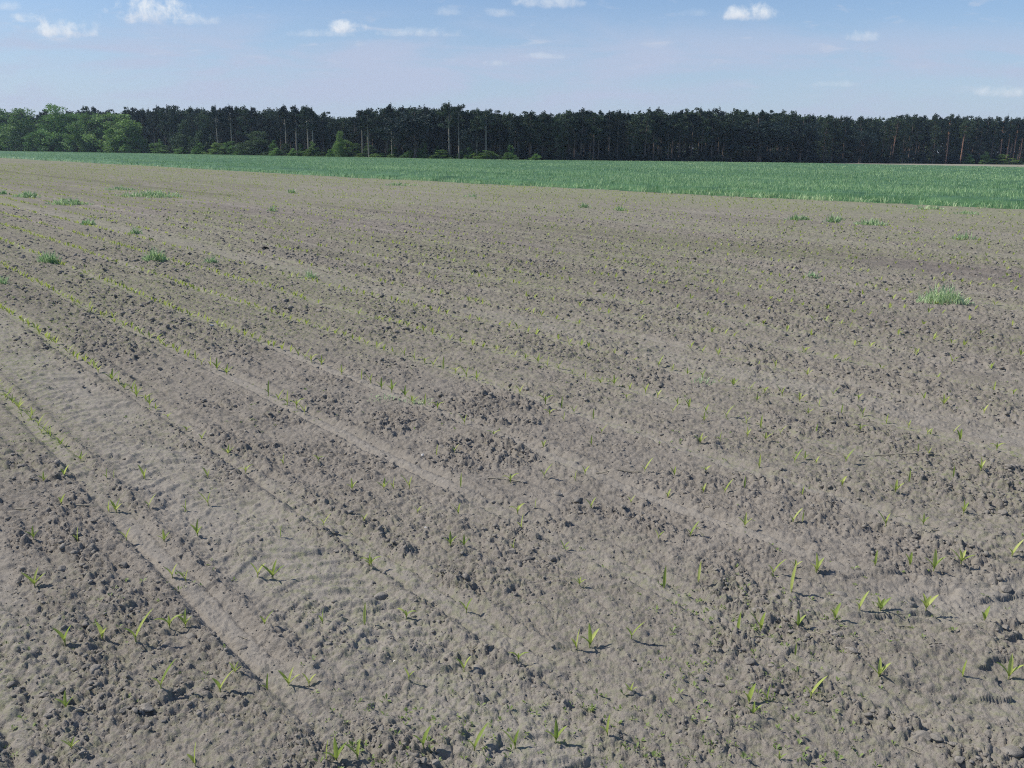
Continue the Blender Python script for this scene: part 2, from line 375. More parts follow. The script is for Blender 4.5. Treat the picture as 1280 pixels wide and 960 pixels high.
while i < 150:
    px = random.uniform(0, 1280); py = 560+400*random.random()**.8; x, y = at(px, py)
    if height(np.array([x]), np.array([y]))[1][0] < .55 and random.random() < .9: continue
    clod(px, py, random.uniform(6, 11)*(.6+.6*(py-500)/460), 'fist-small grey soil clod in the rough crumbly ground', 'soil clods lying in the rough ground', flat=.9); i += 1
for px, py, w, lb in ((532, 660, 4, 'tiny white pebble on the soil, left of the middle'), (529, 570, 5, 'pale pebble on the soil above the middle left'), (265, 411, 4, 'white pebble on the soil among the left rows'), (493, 818, 3.5, 'white fleck of stone beside a seedling at lower middle')):
    o = clod(px, py, w*1.4, lb, mat=M['pebble']); o.name = 'pebble'; o['category'] = 'pebble'

# ------------------------------------------------------------------ blades and leaves
def strip(base, az, L, W, lean, curl, segs=6, fold=.25, side=0, shape='leaf'):
    """one leaf as a folded strip; returns verts (3 per station) and quads"""
    p = np.array(base, float); a = lean; V = []; F_ = []
    d = np.array([math.cos(az), math.sin(az)]); q = np.array([-d[1], d[0]])
    for i in range(segs+1):
        t_ = i/segs
        if shape == 'leaf': w = W*(math.sin(math.pi*(.10+.88*t_**.85)))**.75*(1 if t_ < .98 else .15)
        else: w = W*(1-t_)**.6
        w = max(w, W*.04)
        nrm = np.array([-math.sin(a)*d[0]*-1, 0, 0])
        up = np.array([-math.cos(a)*d[0], -math.cos(a)*d[1], math.sin(a)])        # leaf's upper side
        up = -up if up[2] < 0 else up
        sd = np.array([q[0], q[1], 0.])
        V += [p+sd*w/2+up*w*fold, p, p-sd*w/2+up*w*fold]
        step = L/segs; p = p+step*np.array([d[0]*math.sin(a), d[1]*math.sin(a), math.cos(a)]); a += curl/segs
        p[:2] += q*side*step*t_
    for i in range(segs):
        o = i*3; F_ += [(o, o+1, o+4, o+3), (o+1, o+2, o+5, o+4)]
    return np.array(V), np.array(F_)
def tube(base, top, r0, r1, k=6):
    base = np.array(base, float); top = np.array(top, float); V = []; F_ = []
    for j, (p, r) in enumerate(((base, r0), ((base+top)/2, (r0+r1)/2), (top, r1))):
        for i in range(k): V.append(p+np.array([math.cos(i*6.283/k)*r, math.sin(i*6.283/k)*r, 0]))
    for j in range(2):
        for i in range(k): F_.append((j*k+i, j*k+(i+1) % k, (j+1)*k+(i+1) % k, (j+1)*k+i))
    return np.array(V), np.array(F_)
def join(parts):
    V = []; F_ = []; o = 0
    for v, f in parts: V.append(v); F_.append(f+o); o += len(v)
    return np.concatenate(V), np.concatenate(F_)
# seedling kinds: (description, [leaf: azimuth, length, width, lean, curl, start height], stem height); about 9 cm tall
KW, KL = 1.0, .8     # leaf width and lean factors
KINDS = [
 ('two broad leaves spread in a wide V', [(0.2, .075, .019, .35, .35, .012), (3.3, .070, .018, .45, .55, .010)], .02),
 ('one upright rolled leaf and a short side leaf', [(0.5, .090, .014, .06, .15, .010), (2.9, .045, .013, .7, .6, .012)], .02),
 ('three leaves, the middle one upright', [(1.5, .085, .016, .08, .15, .016), (0.0, .075, .017, .5, .5, .010), (3.2, .070, .016, .6, .7, .014)], .024),
 ('a long leaf leaning right and a short one at its left', [(0.1, .105, .016, .55, .35, .012), (3.2, .055, .017, .35, .7, .010)], .02),
 ('a long leaf leaning left and an upright one', [(3.1, .100, .016, .60, .30, .012), (0.4, .075, .017, .15, .3, .010)], .022),
 ('a single narrow upright leaf', [(0.8, .095, .013, .07, .12, .004)], .012),
 ('two arching leaves whose tips bend down', [(0.2, .085, .017, .35, 1.5, .012), (3.5, .085, .017, .35, 1.6, .012), (1.8, .05, .012, .1, .2, .014)], .02),
 ('four leaves fanned out low', [(0.1, .08, .016, .75, .4, .010), (3.0, .08, .016, .8, .4, .010), (1.1, .075, .015, .35, .3, .016), (4.4, .06, .015, .5, .5, .014)], .024),
]
kind_mesh = []
for desc, leaves, st in KINDS:
    ls = [mesh_np('leaf', *strip((0, 0, z_), az, L, W*KW, ln*KL, cu, 7), M['maize'], smooth=True) for az, L, W, ln, cu, z_ in leaves]
    stm = mesh_np('stem', *tube((0, 0, -.012), (0, 0, st), .0030, .0022), M['stem'], smooth=True)
    whole = mesh_np('maize_seedling', *join([strip((0, 0, z_), az, L, W*KW, ln*KL, cu, 5) for az, L, W, ln, cu, z_ in leaves]+[tube((0, 0, -.012), (0, 0, st), .003, .0022, 4)]), M['maize'], smooth=True)
    kind_mesh.append((ls, stm, whole))
def seedling(px, py, k=None, sc=1., label=None, group=None, parts=True, world=None):
    x, y = world if world else at(px, py); z = float(gz(x, y)[0])-.002
    if k is None: k = random.randrange(8)
    rz = random.uniform(-.6, .6)+(math.pi if random.random() < .4 and 'right' not in KINDS[k][0] and 'left' not in KINDS[k][0] else 0); ls, stm, whole = kind_mesh[k]
    if parts:
        o = link('maize_seedling', None, None, (x, y, z), rz, sc); o.empty_display_size = .05
        link('stem', stm, o)
        for l in ls: link('leaf', l, o)
    else: o = link('maize_seedling', whole, None, (x, y, z), rz, sc)
    tag(o, label, 'seedling', group); return o
NEAR = {  # bands of seedlings across the headland, nearest first: (px, py, kind, scale)
 'nearest band along the lower border': [(89,932,7,.6),(244,956,1,1.),(408,948,5,.9),(420,946,2,1.),(447,944,4,.9),(529,934,0,1.05),(593,933,3,1.),(644,929,4,.9),(695,924,2,.95),(759,922,1,.9),(974,950,7,.45)],
 'band of seedlings above the nearest one': [(82,880,2,.8),(202,867,3,1.1),(275,860,3,1.1),(294,842,7,.6),(334,856,1,.8),(361,853,7,.9),(386,853,0,.8),(511,848,0,.7),(580,833,0,.95),(648,826,6,.7),(788,868,7,.5),(936,879,0,1.),(941,897,7,.6),(959,878,1,.75),(1013,874,3,1.),(1098,849,7,.9),(1203,848,1,.8),(1261,846,2,1.15)],
 'band through the left V-shaped seedlings, third from the lower border': [(81,802,0,1.2),(128,796,0,1.),(170,804,3,1.4),(212,784,6,1.),(232,782,2,.9),(331,783,3,.8),(403,776,1,.8),(456,777,5,1.1),(508,769,6,.8),(583,762,0,.95),(721,811,1,1.05),(737,809,2,1.15),(789,802,3,.95),(922,792,5,1.25),(951,788,4,1.1),(997,784,2,.9),(1043,776,0,1.),(1073,767,3,.9),(1100,766,7,1.),(1157,764,7,1.1),(1231,772,0,.9),(994,818,5,.6)],
 'fourth band of seedlings from the lower border': [(43,730,7,1.1),(215,717,0,.95),(232,721,4,.8),(322,717,0,1.1),(341,718,7,1.1),(462,706,1,.8),(464,707,6,.9),(830,735,5,1.2),(724,735,7,.6),(873,729,5,1.15),(966,719,3,1.),(1020,718,2,1.1),(994,712,7,.6),(989,742,5,1.6),(1093,713,1,.9),(1137,708,4,.9),(1167,713,2,1.2),(1201,706,7,1.1),(1265,695,3,1.)],
}
ORD = ['first', 'second', 'third', 'fourth', 'fifth', 'sixth', 'seventh', 'eighth', 'ninth', 'tenth', 'eleventh', 'twelfth', 'thirteenth', 'fourteenth', 'fifteenth', 'sixteenth', 'seventeenth', 'eighteenth', 'nineteenth', 'twentieth', 'twenty-first', 'twenty-second', 'twenty-third']
SHORTB = ['along the lower border', 'in second band above the border', 'in third band above the border', 'in fourth band above the border']
SKIND = ['wide V of two leaves', 'upright leaf with short side leaf', 'three-leaved', 'right-leaning long leaf', 'left-leaning long leaf', 'single narrow upright leaf', 'arching leaves', 'low leafy fan']
placed = []
for bi, (bn, lst) in enumerate(NEAR.items()):
    for i, (px, py, k, sc) in enumerate(sorted(lst)):
        seedling(px, py, k, sc*.88, f'seedling, {SKIND[k]}, {ORD[i]} from left {SHORTB[bi]}', 'maize seedlings on the field'); placed.append((px, py))
MIDS = [(581,527),(617,542),(546,566),(568,564),(440,609),(480,609),(492,609),(512,606),(576,606),(638,601),(680,596),(719,598),(731,594),(455,648),(522,638),(573,640),(563,682),(580,682),(642,682),(647,638),(669,631),(705,682),(652,655),(823,671),(739,631),(789,624),(835,616),(843,591),(806,587),(687,517),(752,539),(679,557),(705,524),(739,556),(841,514),(783,497),
 (880,522),(946,500),(1041,493),(1073,497),(1010,515),(934,544),(957,547),(975,544),(1020,540),(1075,537),(1159,542),(1192,540),(1147,564),(1161,567),(1245,564),(1225,589),(1191,596),(875,554),(900,550),(993,577),(1006,572),(1020,577),(1057,577),(882,589),(949,581),(879,613),(906,613),(930,613),(1052,611),(1003,618),(1136,601),(1119,614),(1154,651),(1107,656),(991,651),(1003,651),(931,656),(863,668),(1204,640),
 (42,671),(97,671),(55,598),(81,596),(77,628),(134,598),(143,598),(136,634),(145,634),(181,594),(186,631),(232,631),(260,624),(158,671),(205,671),(247,666),(351,668),(405,661),(260,591),(307,584),(285,564),(354,574),(398,577),(252,544),(233,534),(210,520),(195,510),(101,571),(76,551),(40,514),(24,504),(7,493),(60,540)]
for (px, py) in MIDS:
    side = 'left' if px < 430 else ('middle' if px < 850 else 'right')
    seedling(px, py+3, None, random.uniform(.6, .9), f'small maize seedling in the {side} of the field, above the four nearest bands', f'seedlings in the {side} above the nearest bands'); placed.append((px, py))
# rows that run on up the field
rows = []
for k in range(-3, 41):
    c = ROW0+ROWD*k
    s = -20.
    while s < 150:
        s += random.uniform(.12, .19)*(1 if s < 40 else 1.6)
        x, y = xy(c-float(fbm(np.array([xy(c, s)[0]]), np.array([xy(c, s)[1]]), 1.3, 5, 2)[0]-.5)*.05+random.gauss(0, .010), s); r = math.hypot(x, y)
        if y < 3.2 or r < 5.9 or r > 110 or abs(math.atan2(x, y)) > math.radians(37) or c > barley_c(s)-1.: continue
        dens = float(fbm(np.array([c*3.]), np.array([s]), 1.5, 300, 3)[0])
        keep = (.97 if c < 5 else .8) if dens > .36 else .35
        if c > 6: keep *= max(.45, .9-.03*c)
        if random.random() < keep: rows.append((r, x, y))
def xy_c(x, y): return x*NX+y*NY
rows.sort(); nown = 300-len(placed)
for r, x, y in rows[:nown]:
    seedling(0, 0, None, random.uniform(.8, 1.2)*(1 if xy_c(x, y) < 4.4 else .85), 'young maize seedling standing in a drilled row farther up the field', 'maize seedlings in the drilled rows', False, (x, y))
rest = np.array(rows[nown:])
def far_seedlings():
    n = len(rest); R, x, y = rest[:, 0], rest[:, 1], rest[:, 2]; z = gz(x, y)
    V = []; F_ = []; off = 0
    for j in range(3):
        az = RNG.random(n)*6.28 if j else RNG.normal(size=n)*.6; lean = .2+RNG.random(n)*.5; L = (.06+.04*RNG.random(n)); w = np.clip(.015*(1+R/40), .014, .05)
        dx, dy = np.cos(az), np.sin(az); qx, qy = -dy, dx
        b0 = np.stack([x, y, z], 1); mid = b0+np.stack([dx*np.sin(lean)*L*.5, dy*np.sin(lean)*L*.5, np.cos(lean)*L*.55], 1); tip = b0+np.stack([dx*np.sin(lean*1.5)*L, dy*np.sin(lean*1.5)*L, np.cos(lean*1.4)*L], 1)
        q = np.stack([qx*w/2, qy*w/2, 0*w], 1); P = np.stack([b0, mid-q, tip, mid+q], 1).reshape(-1, 3)
        V.append(P); F_.append(np.arange(n*4).reshape(n, 4)+off); off += n*4
    o = link('maize_rows', mesh_np('maize_rows', np.concatenate(V), np.concatenate(F_), M['maize_far'])); tag(o, 'rows of tiny yellow-green maize shoots running far up the field', None, None, 'stuff')
far_seedlings()
def weeds(n=30000):
    R = 1.6*np.exp(RNG.random(n)*math.log(90/1.6)); A = np.radians(RNG.uniform(-37, 37, n)); x = R*np.sin(A); y = R*np.cos(A)
    c, s = cs(x, y); row = tracks(x, y)[2]
    p = sm(.5, .72, fbm(x, y, .8, 208, 4))*(.4+.6*row)+.25*sm(.45, .7, fbm(c, s*.25, 1.4, 209, 4))*sm(5, 14, R)+.4*sm(24, 31, c)*sm(.4, .6, fbm(x, y, 2.5, 210, 3))
    k = (RNG.random(n) < p) & (c < barley_c(s)-.3); x, y, R = x[k], y[k], R[k]; n = len(x); z = gz(x, y)
    V = []; F_ = []; off = 0; sz = (.006+.010*RNG.random(n))*np.clip(R/6, 1, 4.5)
    for j in range(4):
        az = RNG.random(n)*6.28; lean = .5+RNG.random(n)*.9; L = sz*(1+RNG.random(n)*.6); w = L*.38
        dx, dy = np.cos(az), np.sin(az); b0 = np.stack([x+dx*.002, y+dy*.002, z+.001], 1)
        mid = b0+np.stack([dx*np.sin(lean)*L*.55, dy*np.sin(lean)*L*.55, np.cos(lean)*L*.55+.002], 1); tip = b0+np.stack([dx*np.sin(lean)*L, dy*np.sin(lean)*L, np.cos(lean)*L*.9], 1)
        q = np.stack([-dy*w/2, dx*w/2, 0*w], 1); P = np.stack([b0, mid-q, tip, mid+q], 1).reshape(-1, 3); V.append(P); F_.append(np.arange(n*4).reshape(n, 4)+off); off += n*4
    o = link('weed_seedlings', mesh_np('weed_seedlings', np.concatenate(V), np.concatenate(F_), M['weed'])); tag(o, 'sparse film of tiny green weed sprouts on the soil', None, None, 'stuff')
weeds()

# ------------------------------------------------------------------ volunteer grass tufts
def blades(x, y, z, hgt, wid, lean, curve=.5, rng=RNG):
    n = len(x); az = rng.random(n)*6.28; dx, dy = np.cos(az), np.sin(az)
    fa = rng.random(n)*3.14; qx, qy = np.cos(fa), np.sin(fa)
    b0 = np.stack([x, y, z], 1); l2 = lean*(1+curve)
    mid = b0+np.stack([dx*np.sin(lean)*hgt*.5, dy*np.sin(lean)*hgt*.5, np.cos(lean)*hgt*.55], 1)
    tip = mid+np.stack([dx*np.sin(l2)*hgt*.5, dy*np.sin(l2)*hgt*.5, np.cos(l2)*hgt*.5], 1)
    q = np.stack([qx*wid/2, qy*wid/2, 0*wid], 1)
    V = np.stack([b0-q*.6, b0+q*.6, mid+q, mid-q, tip], 1).reshape(-1, 3); i0 = np.arange(n)*5
    F3 = np.concatenate([np.stack([i0, i0+1, i0+2], 1), np.stack([i0, i0+2, i0+3], 1), np.stack([i0+3, i0+2, i0+4], 1)]); return V, F3
def tuft(px, py, wpx, hpx, dens, label, pale=.5, group=None):
    x, y = at(px, py); D = math.hypot(x, y, H); w = wpx*D/F; hh = hpx*D/F
    dep = w*.55; n = int(dens*.8); X = RNG.normal(size=n)*w*.27; Y = RNG.normal(size=n)*dep*.3
    ok = (X/(w*.6))**2+(Y/(dep*.6))**2 < 1; X, Y = X[ok], Y[ok]; n = len(X)
    Z = gz(X+x, Y+y); z0 = float(gz(x, y)[0])
    V, F3 = blades(X, Y, Z-z0, hh*(.35+.75*RNG.random(n))*(1.1-.75*np.clip((X/(w*.5))**2+(Y/(dep*.5))**2, 0, 1))*(.6+.8*fbm(X+x, Y+y, w*.3+.02, 700, 2)), np.full(n, max(.007, .0011*D)), .15+RNG.random(n)*.6)
    v = np.repeat(np.clip(pale+.08+RNG.normal(size=n)*.25, 0, 1), 5)
    o = link('grass_tuft', mesh_np('grass_tuft', V, F3, M['tuft'], {'v': v}), None, (x, y, z0)); tag(o, label, 'grass tuft', group)
    if any(q in label for q in ('patch', 'fringe', 'spread', 'line of grass', 'loose', 'faint', 'thin grass', 'sparse')): o.name = 'grass_patch'; o['kind'] = 'stuff'; del o['category']
T = [(1180,378,64,20,420,'thick pale green grass tuft, the largest one, at the right of the field',.72),
 (195,327,28,18,230,'dense green grass tuft right of the others at the left of the field',.45),(62,329,27,15,200,'dense green grass tuft near the left border, left of the denser one',.4),
 (1088,281,36,11,220,'wide grass tuft below the barley, the rightmost of three in a line',.45),(1040,278,20,10,110,'middle grass tuft of three in a line below the barley',.35),(998,275,28,10,160,'leftmost grass tuft of three in a line below the barley',.4),
 (33,247,26,9,150,'round grass tuft high at the left border of the field',.4),(110,281,18,9,100,'small grass tuft above the pair of dense left ones',.4),(170,294,16,10,90,'small grass tuft just above the dense green one at the left',.45),
 (388,348,20,13,60,'thin grass tuft standing alone left of the middle',.5),(263,329,18,10,80,'sparse grass tuft right of the dense green one at left',.4),(1015,347,22,10,70,'loose grass tuft left of the largest pale one',.6),
 (190,246,72,9,420,'long flat grass patch, the widest, near the top left of the soil',.5),(85,256,50,9,260,'grass patch stretched left of the widest one',.45),(150,237,40,5,150,'thin line of grass above the widest patch at top left',.5),
 (775,264,16,7,70,'small dark tuft below the barley, right of its neighbour, near the middle',.35),(731,260,16,7,70,'small tuft below the barley, left of its neighbour, near the middle',.35),(365,241,14,6,60,'small tuft on the pale soil at upper left centre',.35),
 (341,264,12,7,50,'tiny tuft on the bare soil at upper left centre, below the other',.4),(4,354,14,12,60,'tuft cut by the left border of the picture',.4),(1210,268,30,6,90,'faint grass patch close under the barley at the right',.4),
 (1205,300,34,8,70,'sparse grass patch between barley and largest tuft at the right',.5),(1048,275,14,6,60,'wispy sprig beside the middle tuft of three below the barley',.5),(5,243,12,6,50,'tuft at the left border beside the round one',.4),
 (1160,262,40,6,120,'grass fringe in front of the barley edge at right',.55),(485,500,60,8,70,'yellow-green weed patch in a drilled row left of the middle',.9),(520,503,50,9,70,'second yellow-green weed patch in the same row, right of the other',.95),
 (500,232,46,5,140,'faint grass patch under the barley left of the middle',.5),(590,246,26,5,60,'little grass patch under the barley near the middle',.5),(880,480,30,10,40,'thin spread of narrow grass right of the middle',.6)]
for a in T: tuft(*a[:5], a[5], a[6])

# straw and stalks lying on the soil
def stalk(p0, p1, rad, label):
    P0, P1 = at(*p0), at(*p1); pts = []
    for i in range(9):
        t_ = i/8; x = P0[0]*(1-t_)+P1[0]*t_; y = P0[1]*(1-t_)+P1[1]*t_+.006*math.sin(t_*5); pts.append((x, y, 0))
    zz = gz([p[0] for p in pts], [p[1] for p in pts]); zz = np.maximum(np.linspace(zz[0], zz[-1], 9), np.convolve(zz, np.ones(3)/3, 'same'))+.003
    V = []; F_ = []
    dx, dy = P1[0]-P0[0], P1[1]-P0[1]; L = math.hypot(dx, dy); qx, qy = -dy/L, dx/L
    for i, p in enumerate(pts):
        for j in range(6):
            a = j*math.pi/3; V.append((p[0]+qx*rad*math.cos(a)-P0[0], p[1]+qy*rad*math.cos(a)-P0[1], zz[i]+rad*math.sin(a)-zz[0]))
    for i in range(8):
        for j in range(6): F_.append((i*6+j, i*6+(j+1) % 6, i*6+6+(j+1) % 6, i*6+6+j))
    tag(link('straw_stalk', mesh_np('straw_stalk', V, F_, M['straw'], smooth=True), None, (P0[0], P0[1], float(zz[0]))), label, 'straw', 'bits of dry straw on the soil' if label.startswith('short bit') else None)
stalk((18, 637), (122, 633), .0035, 'long dry straw stalk lying level across the soil at the left')
stalk((95, 888), (110, 884), .004, 'short dark stick lying on the soil at lower left')
stalk((745, 591), (800, 590), .003, 'pale straw stalk lying level right of the middle')
stalk((610, 600), (650, 603), .003, 'thin straw stalk beside a seedling near the middle')
stalk((1080, 571), (1145, 569), .0035, 'pale straw stalk lying flat in the right part of the field')

for i in range(26):
    px, py = random.uniform(20, 1260), random.uniform(560, 950); L = random.uniform(10, 26)*(py-200)/700; a = random.uniform(-.5, .5)
    stalk((px, py), (px+L, py+L*a), random.uniform(.0012, .0022), 'short bit of dry straw lying on the soil')
# ------------------------------------------------------------------ barley
def barley():
    # canopy sheet just under the tips, so that the rows close up
    ss = np.concatenate([np.linspace(-70, 120, 380), np.linspace(121, 420, 200)]); us = np.concatenate([[.0, .15, .4], np.linspace(.8, 30, 90), np.linspace(31, 420, 260)])
    S, U = np.meshgrid(ss, us, indexing='ij'); X, Y = xy(barley_c(S)+U, S)
    Z = .30*sm(0, 1.2, U)*(.8+.4*fbm(X, Y, 2.2, 401, 3))+(vn(X*3, Y*3, 402)-.5)*.08-.02
    idx = np.arange(S.size).reshape(S.shape); f = np.stack([idx[:-1, :-1].ravel(), idx[1:, :-1].ravel(), idx[1:, 1:].ravel(), idx[:-1, 1:].ravel()], 1)[:, ::-1]
    xf, yf = X.ravel(), Y.ravel(); lim = edgeY(xf)-strip_w(xf); ok = (yf < lim)
    f = f[ok[f].all(1)]; va = np.clip(.02+.22*fbm(xf, yf, 6, 403, 3)+.2*(vn(xf*2, yf*2, 404)-.5), 0, 1)
    used = np.unique(f); mp = np.zeros(len(xf), int); mp[used] = np.arange(len(used))
    V1_ = np.stack([xf, yf, Z.ravel()], 1)[used]; f1 = mp[f]; v1 = va[used]
    n = 520000; R = 26*np.exp(RNG.random(n)*math.log(330/26)); A = np.radians(RNG.uniform(-35, 35, n)); x = R*np.sin(A); y = R*np.cos(A); c, s = cs(x, y); u = c-barley_c(s)
    edge_n = (fbm(x, y, .8, 410, 3)-.5)*2.4
    ok = (u > -.35+edge_n) & (y < edgeY(x)-strip_w(x)); ok &= RNG.random(n) < sm(-.6, .8, u-edge_n)*.8+.2
    x, y, R, u = x[ok], y[ok], R[ok], u[ok]; n = len(x); c, s = cs(x, y)
    drill = .5+.5*np.cos(c*2*math.pi/.3)
    fld = fbm(c*.6, s*.15, 3.5, 403, 4)
    hh = (.34+.10*RNG.random(n))*(.5+.5*sm(-.4, 1.5, u))*(.85+.35*fld); w = np.clip(.0011*R*.62, .014, .12)
    V, F3 = blades(x, y, np.zeros(n), hh, w, .08+RNG.random(n)*.5, .9)
    ty = (1-sm(-.2, .9, u))
    v = np.clip(.24+.55*(fld-.2)+RNG.normal(size=n)*.24+.30*ty+.06*sm(60, 200, R), 0, 1)
    F1t = np.concatenate([f1[:, [0, 1, 2]], f1[:, [0, 2, 3]]])
    VV = np.concatenate([V1_, V]); FF = np.concatenate([F1t, F3+len(V1_)]); vv = np.concatenate([v1*.6, np.repeat(v, 5)])
    o = link('barley_crop', mesh_np('barley_crop', VV, FF, M['barley'], {'v': vv})); tag(o, 'blue-green young cereal crop filling the strip before the wood', None, None, 'stuff')
barley()

# ------------------------------------------------------------------ trees
def facets(C, n, rx, rz_, size, rng):
    """n small leaf faces in an ellipsoid clump round C"""
    d = rng.normal(size=(n, 3)); d /= np.linalg.norm(d, axis=1)[:, None]; rad = rng.random(n)**.45
    P = C+d*rad[:, None]*np.array([rx, rx, rz_])
    a = rng.normal(size=(n, 3)); a /= np.linalg.norm(a, axis=1)[:, None]; b = np.cross(a, rng.normal(size=(n, 3))); b /= np.linalg.norm(b, axis=1)[:, None]
    s = size*(.6+.8*rng.random(n))[:, None]
    V = np.stack([P-a*s, P+b*s*.55, P+a*s, P-b*s*.55], 1).reshape(-1, 3); return V, np.arange(n*4).reshape(n, 4)
def limb(p0, p1, r0, r1, k=5, segs=3, bow=0., rng=None):
    p0, p1 = np.array(p0, float), np.array(p1, float); d = p1-p0; V = []; F_ = []
    a = np.cross(d, [0, .3, 1.]); a = a/np.linalg.norm(a) if np.linalg.norm(a) > 1e-6 else np.array([1., 0, 0]); b = np.cross(d, a); b /= np.linalg.norm(b)
    for i in range(segs+1):
        t_ = i/segs; p = p0+d*t_+a*bow*math.sin(math.pi*t_)*np.linalg.norm(d); r = r0+(r1-r0)*t_
        for j in range(k): q = j*2*math.pi/k; V.append(p+(a*math.cos(q)+b*math.sin(q))*r)
    for i in range(segs):
        for j in range(k): F_.append((i*k+j, i*k+(j+1) % k, (i+1)*k+(j+1) % k, (i+1)*k+j))
    return np.array(V), np.array(F_)
def make_pine(seed, kind='scots', thick=1.):
    """unit pine, 10 m tall; returns trunk and crown geometry"""
    r = np.random.default_rng(seed); T_ = []; C_ = []
    lx, ly = r.normal(size=2)*.25; top = np.array([lx, ly, 9.5])
    mid = np.array([lx*.4+r.normal()*.12, ly*.4, 5.])
    T_.append(limb((0, 0, -.4), mid, .19*thick, .13*thick, 7, 3, r.normal()*.012)); T_.append(limb(mid, top, .13*thick, .035, 6, 3, r.normal()*.02))
    def ax(z): return mid*0+np.array([0, 0, 0])*(0)+(mid*(z/5.) if z < 5 else mid+(top-mid)*((z-5)/4.5))
    if kind == 'scots':
        lo = r.uniform(3.2, 5.4) if thick == 1 else r.uniform(5., 6.4); n = 20
        for i in range(n):
            z = lo+(9.4-lo)*(i/(n-1))**.9; a = r.random()*6.28; reach = (1.75*(1-((z-lo)/(10.4-lo))**2.2)+.25)*r.uniform(.45, 1.1)
            if i < 3: reach *= .8
            p = ax(min(z, 9.4)); e = p+np.array([math.cos(a)*reach, math.sin(a)*reach, reach*r.uniform(.1, .45)])
            T_.append(limb(p, e, .05, .015, 4, 2, r.normal()*.06))
            for q in range(2 if reach > .8 else 1):
                C = p+(e-p)*(1-.42*q)+r.normal(size=3)*.12; C_.append(facets(C, 84, r.uniform(.42, .75), r.uniform(.24, .45), .13, r))
        C_.append(facets(top+np.array([r.normal()*.15, 0, .1]), 60, r.uniform(.2, .4), r.uniform(.4, .9), .11, r))
        for i in range(5):                                # dead snags under the crown
            z = r.uniform(2.2, lo); a = r.random()*6.28; p = ax(z); T_.append(limb(p, p+np.array([math.cos(a)*.6, math.sin(a)*.6, r.uniform(-.2, .2)]), .022, .006, 4, 1))
    elif kind == 'full':                                   # foliage nearly to the ground
        for i in range(34):
            z = .9+8.3*(i/33); a = i*2.4+r.random(); reach = (2.2*math.sin(min(1., (10.3-z)/6)*1.5)*.85+.1)*r.uniform(.6, 1.1)
            p = ax(min(z, 9.4)); e = p+np.array([math.cos(a)*reach, math.sin(a)*reach, reach*r.uniform(-.05, .3)])
            T_.append(limb(p, e, .04, .012, 4, 1)); C_.append(facets(e*.75+p*.25, 100, r.uniform(.6, .95), r.uniform(.4, .6), .13, r))
        C_.append(facets(top, 60, .35, .6, .11, r))
    else:                                                  # spruce: narrow spire
        for i in range(30):
            z = 1.8+7.6*(i/29); a = i*2.4+r.random(); reach = (.16*(10.2-z)+.12)*r.uniform(.75, 1.15)
            p = ax(min(z, 9.4)); e = p+np.array([math.cos(a)*reach, math.sin(a)*reach, -.18*reach]); T_.append(limb(p, e, .03, .01, 4, 1))
            C_.append(facets(e*.6+p*.4, 70, reach*.55+.15, .26, .105, r))
        C_.append(facets(top+np.array([0, 0, .1]), 34, .12, .5, .08, r))
    return join(T_), join(C_)
def make_broad(seed, shrub=False, n=74, fac=95, fs=.135):
    """unit broadleaf tree: 10 m tall, 8 m wide (shrub: starts at the ground)"""
    r = np.random.default_rng(seed); T_ = []; C_ = []; stems = 4 if shrub else 1
    if not shrub: T_.append(limb((0, 0, -.4), (.1, 0, 4), .26, .17, 7, 3, .02)); T_.append(limb((.1, 0, 4), (.2, .1, 8.4), .17, .04, 6, 2))
    lo = .1 if shrub else .35
    lob = [r.normal(size=3)*np.array([1.5, 1.5, 1.6]) for _ in range(5)]
    for i in range(n):
        u_ = r.normal(size=3); u_ /= np.linalg.norm(u_); u_[2] = u_[2] if r.random() < .6 else abs(u_[2]); rad = r.uniform(.55, 1.)
        C = np.array([0, 0, 4.7])+u_*rad*np.array([3.3, 3.3, 4.2])*(.85+.3*math.sin(u_[0]*5+seed)*math.cos(u_[1]*4))
        if shrub:
            zz_ = .3+8.6*((i+.5)/n)**.85; q_ = 3.7*math.sqrt(max(.03, 1-(zz_/9.7)**2.2))*(r.random()**.4)*r.uniform(.7, 1.15); an_ = r.random()*6.28; q_ *= .78+.3*math.sin(3*an_+seed); zz_ *= .78+.27*math.sin(2*an_+seed*1.7); C = np.array([math.cos(an_)*q_, math.sin(an_)*q_, zz_])
        C[2] = max(C[2], lo+.3)
        base = np.array([r.normal()*.4, r.normal()*.4, -.2]) if shrub else np.array([.1, 0, min(6.5, max(1.6, C[2]*.55))])
        if i % (3 if shrub else 2) == 0: T_.append(limb(base, C, .07, .015, 4, 2, r.normal()*.06))
        C_.append(facets(C, fac, r.uniform(.65, 1.15), r.uniform(.5, .95), fs, r))
    return join(T_), join(C_)
def proto(fn, crown, bark, *a, **k):
    (tv, tf), (cv, cf) = fn(*a, **k); return mesh_np('trunk', tv, tf, bark, smooth=True), mesh_np('crown', cv, cf, crown)
pines = [proto(make_pine, M['pine'], M['bark'], 900+i) for i in range(9)]
pines_pale = [proto(make_pine, M['pine'], M['bark_pale'], 930+i, 'scots', 1.12) for i in range(4)]
pines_red = [proto(make_pine, M['pine'], M['bark_red'], 950+i, 'scots', 1.12) for i in range(3)]
fullp = [proto(make_pine, M['pine'], M['bark'], 960+i, 'full') for i in range(3)]
spr = [proto(make_pine, M['spruce'], M['bark'], 980+i, 'spruce') for i in range(3)]
def place(pr, name, px, off, hgt, wid, label, cat, group=None, rz=None):
    x, y = edge_at(px, off); o = link(name, None, None, (x, y, 0), random.random()*6.28 if rz is None else rz, (wid/10., wid/10., hgt/10.)); tag(o, label, cat, group)
    link('trunk', pr[0], o); link('crown', pr[1], o); return o
